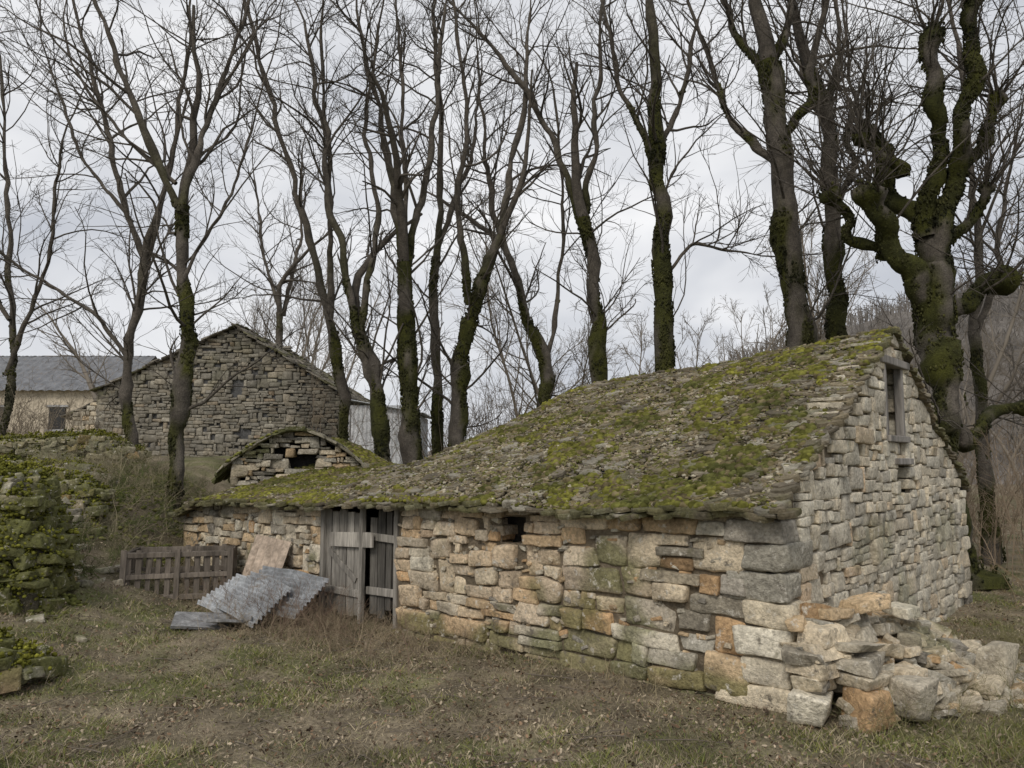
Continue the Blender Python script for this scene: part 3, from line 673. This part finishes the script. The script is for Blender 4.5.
tree(N_,[([(-4.0,.9),(-4.3,4.3),(-4.8,6.3),(-5.4,8.4),(-6.3,11.6),(-7.1,14.4)],.20,.05),([(-4.6,5.8),(-4.5,8.5),(-4.9,11.5),(-4.8,14)],.09,.04)],19.5,16,mossz=6)
tree(N_,[([(-2.9,.8),(-3.1,3.6),(-3.6,5.3)],.26,.22),([(-3.6,5.2),(-4.2,7.9),(-4.6,10.5),(-5.1,13)],.14,.05),([(-3.55,5.1),(-3.3,7.5),(-3.5,10.5),(-3.3,13)],.10,.04)],18,13,moss=1.6,mossz=6.5)
tree(N_,[([(-2.3,.8),(-2.45,4.9),(-2.6,7.0)],.27,.23),([(-2.6,6.9),(-3.1,9.9),(-4.0,13.8)],.14,.05),([(-2.55,6.9),(-2.0,9.9),(-1.7,13.8)],.14,.05),([(-2.6,7.1),(-2.6,10),(-2.9,13.8)],.09,.04)],18.5,12,moss=1.3,mossz=7.5)
tree(N_,[([(-2.0,1.1),(-2.2,7.5),(-2,10.9),(-2.3,15.3)],.2,.06),([(-2.1,8.2),(-1.2,11),(-.9,14)],.09,.04)],21.5,15,mossz=8)
tree(N_,[([(-1.4,.8),(-1.3,4.8),(-1.0,6.3),(-.3,8.0)],.28,.18),([(-.3,7.9),(.2,11.1),(.5,14.4)],.13,.05),([(-1.1,6.2),(-1.4,8.5),(-1.2,11),(-1.5,14)],.12,.05)],19.5,13,moss=1.5,mossz=7)
tree(N_,[([(.8,.8),(.9,4.6),(.5,5.8),(-.05,7.8)],.24,.14),([(-.05,7.7),(-.8,10.5),(-1.0,14)],.11,.04),([(.85,4.7),(1.3,6.6),(1.5,9.5),(1.2,13)],.1,.04)],21,14,moss=1.4,mossz=7)
tree(N_,[([(2.25,.4),(2.2,4.5),(2.1,7.3),(1.8,8.4)],.27,.2),([(1.8,8.3),(1.25,10.3),(-.3,13.0),(-1.7,14.6)],.13,.05),([(1.85,8.2),(2.1,10.5),(2.4,14.4)],.12,.05)],19.5,14,moss=1.9,mossz=8.8)
tree(N_,[([(3.55,.2),(3.62,4.5),(3.65,7.3),(3.57,9.8),(3.5,12),(3.4,14)],.27,.10),([(3.6,6.6),(4.4,7.6),(5.2,7.4),(6.2,7.3)],.06,.02),([(3.6,9.6),(4.3,11.4),(4.8,13.6)],.1,.04),([(3.55,9.2),(2.8,11.5),(2.3,13.6)],.09,.04)],18.5,12,moss=2.1,mossz=11.5,sc=.98)
tree(N_,[([(6.6,.1),(6.4,5.0),(6.1,7.9),(5.9,9.9),(5.8,11.2)],.35,.27),([(5.8,11),(5.3,12.2),(5.0,14)],.14,.06),([(5.85,11),(6.3,12.3),(6.4,14.2)],.14,.06),([(6.0,8.9),(5.2,10.0),(4.7,11.9)],.12,.06),([(6.0,9.4),(6.6,10.2),(6.7,11.2)],.13,.1)],17,13,moss=1.3,mossz=12.5,sc=.9)
tree(N_,[([(7.6,0),(7.6,4.5),(7.6,7.2),(7.55,10.2),(7.1,11.6)],.28,.18),([(7.6,8),(8.2,9.3),(8.3,12)],.1,.05),([(7.1,11.5),(6.7,13.5)],.1,.05),([(7.55,10),(7.9,12),(7.8,14)],.1,.05)],18,12,moss=2.0,mossz=11.5,sc=.9)
tree('pollarded_tree',[([(8.05,-.1),(7.9,2.5),(7.85,3.7),(7.75,4.8),(7.9,5.9)],.40,.32),
 ([(7.7,4.9),(7.3,5.5),(6.95,6.0),(6.6,6.6),(6.45,7.2)],.22,.14),
 ([(7.9,5.7),(7.75,6.8),(7.4,7.6),(7.2,8.4),(7.0,9.0)],.22,.13),
 ([(7.95,5.7),(8.2,7.1),(8.5,8.1),(8.4,10),(8.7,11.3)],.24,.11),
 ([(7.9,4.6),(8.3,5.1),(8.85,5.2),(9.3,5.7),(9.8,5.8)],.24,.14),
 ([(8.0,3.0),(8.45,2.5),(8.8,2.9),(9.2,3.2),(9.9,3.25)],.17,.10),
 ([(6.95,6.0),(6.3,6.4),(5.9,7.3)],.12,.1),
 ([(7.4,7.6),(6.9,7.9),(6.7,8.5)],.12,.1),
 ([(8.3,7.6),(8.9,8.3),(9.2,9.2)],.13,.1),
 ([(8.0,6.2),(8.7,6.6),(8.9,7.4)],.14,.1),
 ([(7.8,6.4),(7.95,7.9),(7.7,9.2),(7.75,10.2)],.18,.12)],14.3,8,(1.2,3.4),2.5,.022,.3,True,upb=.05,m2=5,m3=3,mossz=14,sc=.93)
tree(N_,[([(10.6,0),(10.5,4),(10.7,8),(10.5,12)],.2,.07),([(10.5,5),(11.3,7.5),(11.8,10)],.09,.04)],17.5,14,mossz=5)
tree(N_,[([(-13.5,1.5),(-13.3,5),(-13.7,9),(-14.2,13)],.13,.05),([(-13.4,4.5),(-12.5,7.5),(-12.3,11)],.08,.04),([(-13.4,6),(-15,8.5),(-16,11)],.08,.04)],20.5,14,(1.6,4),.5)

parts=[];pos=[]
for i in range(72):
    x=U(-30,34) if i<56 else U(17,48); y=U(27,58) if i<56 else U(26,60)
    if -17<x<-2.5 and 24<y<37: continue
    if x<-20 and y<58 and x>-52: y=U(59,75)
    pos.append((x,y))
pos=np.array(pos); n=len(pos); z=G(pos[:,0],pos[:,1])
P0=np.column_stack([pos,z]); D=np.column_stack([U(-.22,.22,(n,2)),np.ones(n)])
Pt,Rt=level(P0,D,U(9,15,n),U(.08,.15,n),12,.05,.10,.12); V,F=tube(Pt,Rt,6); cgrey=np.array([.20,.175,.145]); parts.append((V,F,cgrey))
Pa,Ra=level(*kids(Pt,Rt,18,.18,.98,(.35,.85),(.2,.42),.5,.02),7,.09,.1); V,F=tube(Pa,Ra,4); parts.append((V,F,cgrey))
Pb,Rb=level(*kids(Pa,Ra,8,.15,1,(.35,.9),(.3,.6),.5,.011),5,.05,.12); V,F=tube(Pb,Rb,3); parts.append((V,F,cgrey))
Pc,Rc=level(*kids(Pb,Rb,3,.2,1,(.35,.9),(.4,.7),.6,.009),3,.03,.12,.6); V,F=tube(Pc,Rc,3); parts.append((V,F,cgrey))
V,F,c=join(parts); make('distant_trees',V,F,M_twig,True,None,c)

def thicket(name,P0,hr,r,colr,lean=.35,m=5,up_=.06,wan=.14,m3=3):
    n=len(P0); D=np.column_stack([rng.normal(0,lean,(n,2)),np.ones(n)])
    A,B=level(P0,D,U(hr[0],hr[1],n),np.full(n,r),7,up_,wan); ps=[]
    cc=np.asarray(colr)*U(.6,1.4,(n,1)); V,F=tube(A,B,3); ps.append((V,F,np.repeat(cc,V[0].reshape(-1,3).shape[0],0)))
    A2,B2=level(*kids(A,B,m,.15,1,(.3,.9),(.25,.55),.65,r*.45),5,.03,wan); V,F=tube(A2,B2,3); ps.append((V,F,np.asarray(colr)*.9))
    if m3:
        A3,B3=level(*kids(A2,B2,m3,.2,1,(.3,.9),(.3,.6),.7,r*.4),3,.03,wan); V,F=tube(A3,B3,3); ps.append((V,F,np.asarray(colr)*.85))
    V,F,c=join(ps); return make(name,V,F,M_twig,False,None,c)
def gp(x,y): return np.column_stack([x,y,G(x,y)])
n=460; x=U(-6,7,n);y=U(20.5,30,n);k=~((x<-2.8)&(y>23)); thicket('hazel_undergrowth',gp(x[k],y[k]),(1.5,4.2),.014,(.20,.165,.125),.2)
n=420; thicket('hazel_undergrowth',gp(U(8.9,17,n),U(13.5,24,n)),(1.2,3.6),.011,(.25,.195,.14),.25)
n=200; thicket('hazel_undergrowth',gp(U(-18,-12,n),U(20,24,n)),(1,2.2),.012,(.22,.185,.14),.25)
n=1000; x=U(-11.5,-6.0,n);y=U(11.8,18,n); t_,s_=tobarn(x,y); k=~((t_<11.1)&(s_>-.3)); x,y=x[k],y[k]
thicket('bramble_bank',gp(x,y),(.4,1.0),.005,(.26,.225,.15),.95,5,-.12,.16,3)
n=800; x=U(-11.5,-6.0,n);y=U(11.2,18,n); t_,s_=tobarn(x,y); k=~((t_<11.1)&(s_>-.3)); x,y=x[k],y[k]
thicket('ivy_and_weeds',gp(x,y),(.15,.6),.007,(.11,.13,.05),1.1,6,-.12,.18,3)
n=260; thicket('bramble_bank',gp(U(8.0,11,n),U(9.5,13,n)),(.5,1.1),.008,(.25,.19,.12),.9,5,-.10,.16,3)
n=560; t_=rng.normal(6.3,1.3,n); s_=-U(.1,1.5,n); p=barn(t_,s_,0); thicket('dry_weeds',gp(p[:,0],p[:,1]),(.12,.42),.0028,(.30,.24,.165),.8,4,-.08,.16,2)
n=80; t_=rng.normal(6.4,1.0,n); s_=-U(.3,1.3,n); p=barn(t_,s_,0); thicket('dry_weeds',gp(p[:,0],p[:,1]),(.4,.75),.004,(.17,.12,.09),.4,5,0,.12,2)
n=300; t_=U(1,11,n); s_=-U(.05,.5,n); p=barn(t_,s_,0); thicket('dry_weeds',gp(p[:,0],p[:,1]),(.1,.3),.003,(.27,.225,.14),.6,3,-.05,.12,0)
n=260; p=barn(-U(.5,2.4,n),U(-.3,5,n),0); thicket('dry_weeds',gp(p[:,0],p[:,1]),(.12,.4),.0035,(.20,.185,.095),.7,4,-.06,.12,2)
n=1100; x=U(-6,5,n);y=U(5,11,n); t_,s_=tobarn(x,y); k=(s_<-.1); thicket('dry_weeds',gp(x[k],y[k]),(.08,.28),.002,(.33,.275,.19),1.1,3,-.1,.15,0)
n=460; x=U(-6,5,n);y=U(5,11,n); t_,s_=tobarn(x,y); k=(s_<-.15); p=gp(x[k],y[k])+[0,0,.02]; n=len(p); a=U(0,6.28,n)
A,B=level(p,np.column_stack([np.cos(a),np.sin(a),0*a]),U(.1,.55,n),U(.002,.007,n),5,0,.12,.5); A[...,2]=G(A[...,0],A[...,1])+.024; V,F=tube(A,B,4); make('fallen_twigs',V,F,M_twig,False,None,np.full((len(V.reshape(-1,3)),3),.15)*np.array([1,.85,.7]))

n=5600; x=U(-12,-5.6,n);y=U(9.8,18,n); t_,s_=tobarn(x,y); k=~((t_<11.2)&(s_>-.1))&(f2(x,y,.8,3,88)>.48); x,y=x[k],y[k]; n=len(x); r=U(.015,.06,n)
V,F=blobs(gp(x,y)+[0,0,.008],np.stack([r,r,r*.6],-1),I2,.2); cb=np.array([[.14,.145,.045]])*U(.5,1.4,(n,1)); make('ground_moss',V,F,M_mossf,True,None,np.repeat(cb[:,None],V.shape[1],1))

# ---------------------------------------------------------------- grass & litter
def outside(x,y):
    t,s=tobarn(x,y); return ~((t>-.05)&(t<11.2)&(s>0)&(s<7.6))
n=230000; y=4.2+12*rng.beta(1,1.7,n); x=(U(-.72,.76,n))*(y+1.5); k=outside(x,y)
g=greenmask(x,y); k&=rng.random(n)<(.5+.5*g); x,y,g=x[k],y[k],g[k]; n=len(x)
h=U(.015,.048,n)*(.55+.6*g)*(1+1.0*(f2(x,y,2.5,2,14)>.6)); a=U(0,6.28,n); w=U(.0018,.004,n)*(1+ (y-4)*.08); P=gp(x,y)-[0,0,.005]
dx=np.stack([np.cos(a),np.sin(a),0*a],-1); ln=rng.normal(0,.95,(n,2)); tipv=np.column_stack([ln*h[:,None],h])
mid=P+tipv*.55+np.array([0,0,1])*h[:,None]*.08
V=np.stack([P-dx*w[:,None],P+dx*w[:,None],mid+dx*w[:,None]*.7,mid-dx*w[:,None]*.7,P+tipv],1)
F=[rep(np.array([[0,1,2,3]]),n,5),rep(np.array([[3,2,4]]),n,5)]
isg=(rng.random(n)<(.06+.66*g))[:,None]
c=np.where(isg,np.array([[.115,.138,.048]])*(1+.6*U(0,1,(n,1)))+np.array([[.06,.025,0]])*U(0,1,(n,1)),np.array([[.35,.295,.20]])*U(.55,1.25,(n,1)))
make('grass',V,F,M_grass,False,None,np.repeat(c[:,None],5,1))
n=56000; y=4.2+13*rng.beta(1,1.6,n); x=U(-.72,.76,n)*(y+1.5); k=outside(x,y)&(rng.random(n)<(.95-.5*greenmask(x,y))*(.4+.8*ss(.4,.6,f2(x,y,1.6,3,44)))); x,y=x[k],y[k];n=len(x)
P=gp(x,y)+[0,0,.012]; P[:,2]+=U(0,.02,n); sz=U(.007,.024,n); R=rotm(U(0,6.28,n),rng.normal(0,.5,n),rng.normal(0,.5,n))
tp=np.array([[-1,0,0],[-.3,-.5,.15],[.6,-.45,.1],[1.1,0,.25],[.5,.5,.1],[-.3,.5,.12]])
V=np.einsum('tc,ncd->ntd',tp,R)*sz[:,None,None]+P[:,None]
c=np.array([[.23,.155,.10],[.13,.095,.065],[.40,.33,.24],[.24,.195,.145],[.09,.068,.05]])[rng.integers(0,5,n)]*U(.7,1.2,(n,1))
make('leaf_litter',V,rep(np.array([[0,1,2,3,4,5]]),n,6),M_grass,False,None,np.repeat(c[:,None],6,1))

# ---------------------------------------------------------------- hill
def HZ(hx,hy):
    prof=34*ss(-20,110,hx)+4+12*ss(110,300,hx)
    return prof*ss(75,150,hy)*(1-.3*ss(180,300,hy))+3*(f2(hx,hy,.03,3,2)-.5)*2-1.5
hx,hy=np.meshgrid(np.linspace(-160,330,200),np.linspace(75,300,100))
V=np.stack([hx,hy,HZ(hx,hy)+2.0*f2(hx,hy,.35,2,6)*ss(80,100,hy)],-1).reshape(-1,3); nn=200; i=(np.arange(99)[:,None]*nn+np.arange(199)[None]).ravel(); F=np.stack([i,i+1,i+1+nn,i+nn],-1)
c=np.array([.17,.155,.14])*(.7+.6*f2(V[:,0],V[:,1],.12,3,9))[:,None]
make('wooded_hill',V,F,M_hill,False,None,c)
n=2400; y=U(90,165,n); x=y*U(.28,1.0,n); P0=np.column_stack([x,y,HZ(x,y)]); D=np.column_stack([U(-.1,.1,(n,2)),np.ones(n)])
A,B=level(P0,D,U(3,5.5,n),np.full(n,.13),4,.05,.05,.4); cc=np.array([[.19,.175,.16]])*U(.75,1.25,(n,1))
V1,F1=tube(A,B,3); A2,B2=level(*kids(A,B,9,.25,1,(.4,1.0),(.25,.45),.5,.05),3,.08,.1,.5); V2,F2=tube(A2,B2,3)
V,F,c=join([(V1,F1,np.repeat(cc,12,0)),(V2,F2,np.repeat(np.repeat(cc,9,0),9,0))]); make('hillside_woods',V,F,M_twig,False,None,c)

# ---------------------------------------------------------------- sky & light
w=bpy.data.worlds.new("World"); scene.world=w; w.use_nodes=True; nt=w.node_tree; N=nt.nodes; L=nt.links
bg=N['Background']; sky=N.new('ShaderNodeTexSky'); sky.sky_type='NISHITA'; sky.sun_disc=False; sky.sun_elevation=math.radians(42); sky.sun_rotation=math.radians(200)
tc=N.new('ShaderNodeTexCoord'); mp=N.new('ShaderNodeMapping'); mp.inputs['Scale'].default_value=(1.3,1.3,3.0); L.new(tc.outputs['Generated'],mp.inputs[0])
no=N.new('ShaderNodeTexNoise'); no.inputs['Scale'].default_value=1.9; no.inputs['Detail'].default_value=4; no.inputs['Roughness'].default_value=.48; no.inputs['Distortion'].default_value=.4; L.new(mp.outputs[0],no.inputs['Vector'])
cr=N.new('ShaderNodeValToRGB'); cr.color_ramp.elements[0].position=.34; cr.color_ramp.elements[0].color=(.58,.605,.66,1); cr.color_ramp.elements[1].position=.66; cr.color_ramp.elements[1].color=(.98,.98,.99,1); L.new(no.outputs['Fac'],cr.inputs[0])
sc=N.new('ShaderNodeVectorMath'); sc.operation='SCALE'; sc.inputs['Scale'].default_value=.07; L.new(sky.outputs[0],sc.inputs[0])
mx=N.new('ShaderNodeMix'); mx.data_type='RGBA'; mx.inputs[0].default_value=.95; L.new(sc.outputs[0],mx.inputs[6]); L.new(cr.outputs[0],mx.inputs[7]); L.new(mx.outputs[2],bg.inputs[0]); bg.inputs[1].default_value=1.0
sl=bpy.data.lights.new('sun','SUN'); sl.energy=1.5; sl.angle=math.radians(20); sl.color=(1,.93,.83); so=bpy.data.objects.new('sun',sl); scene.collection.objects.link(so)
so.rotation_euler=(math.radians(48),0,math.radians(-20))
cam=bpy.data.cameras.new('camera'); co=bpy.data.objects.new('camera',cam); scene.collection.objects.link(co); scene.camera=co
co.location=(0,0,2.16); co.rotation_euler=(math.radians(95.9),0,0); cam.sensor_width=36; cam.lens=27.42; cam.clip_end=3000; cam.clip_start=.05
scene.view_settings.view_transform='Standard'; scene.view_settings.look='None'; scene.view_settings.exposure=0
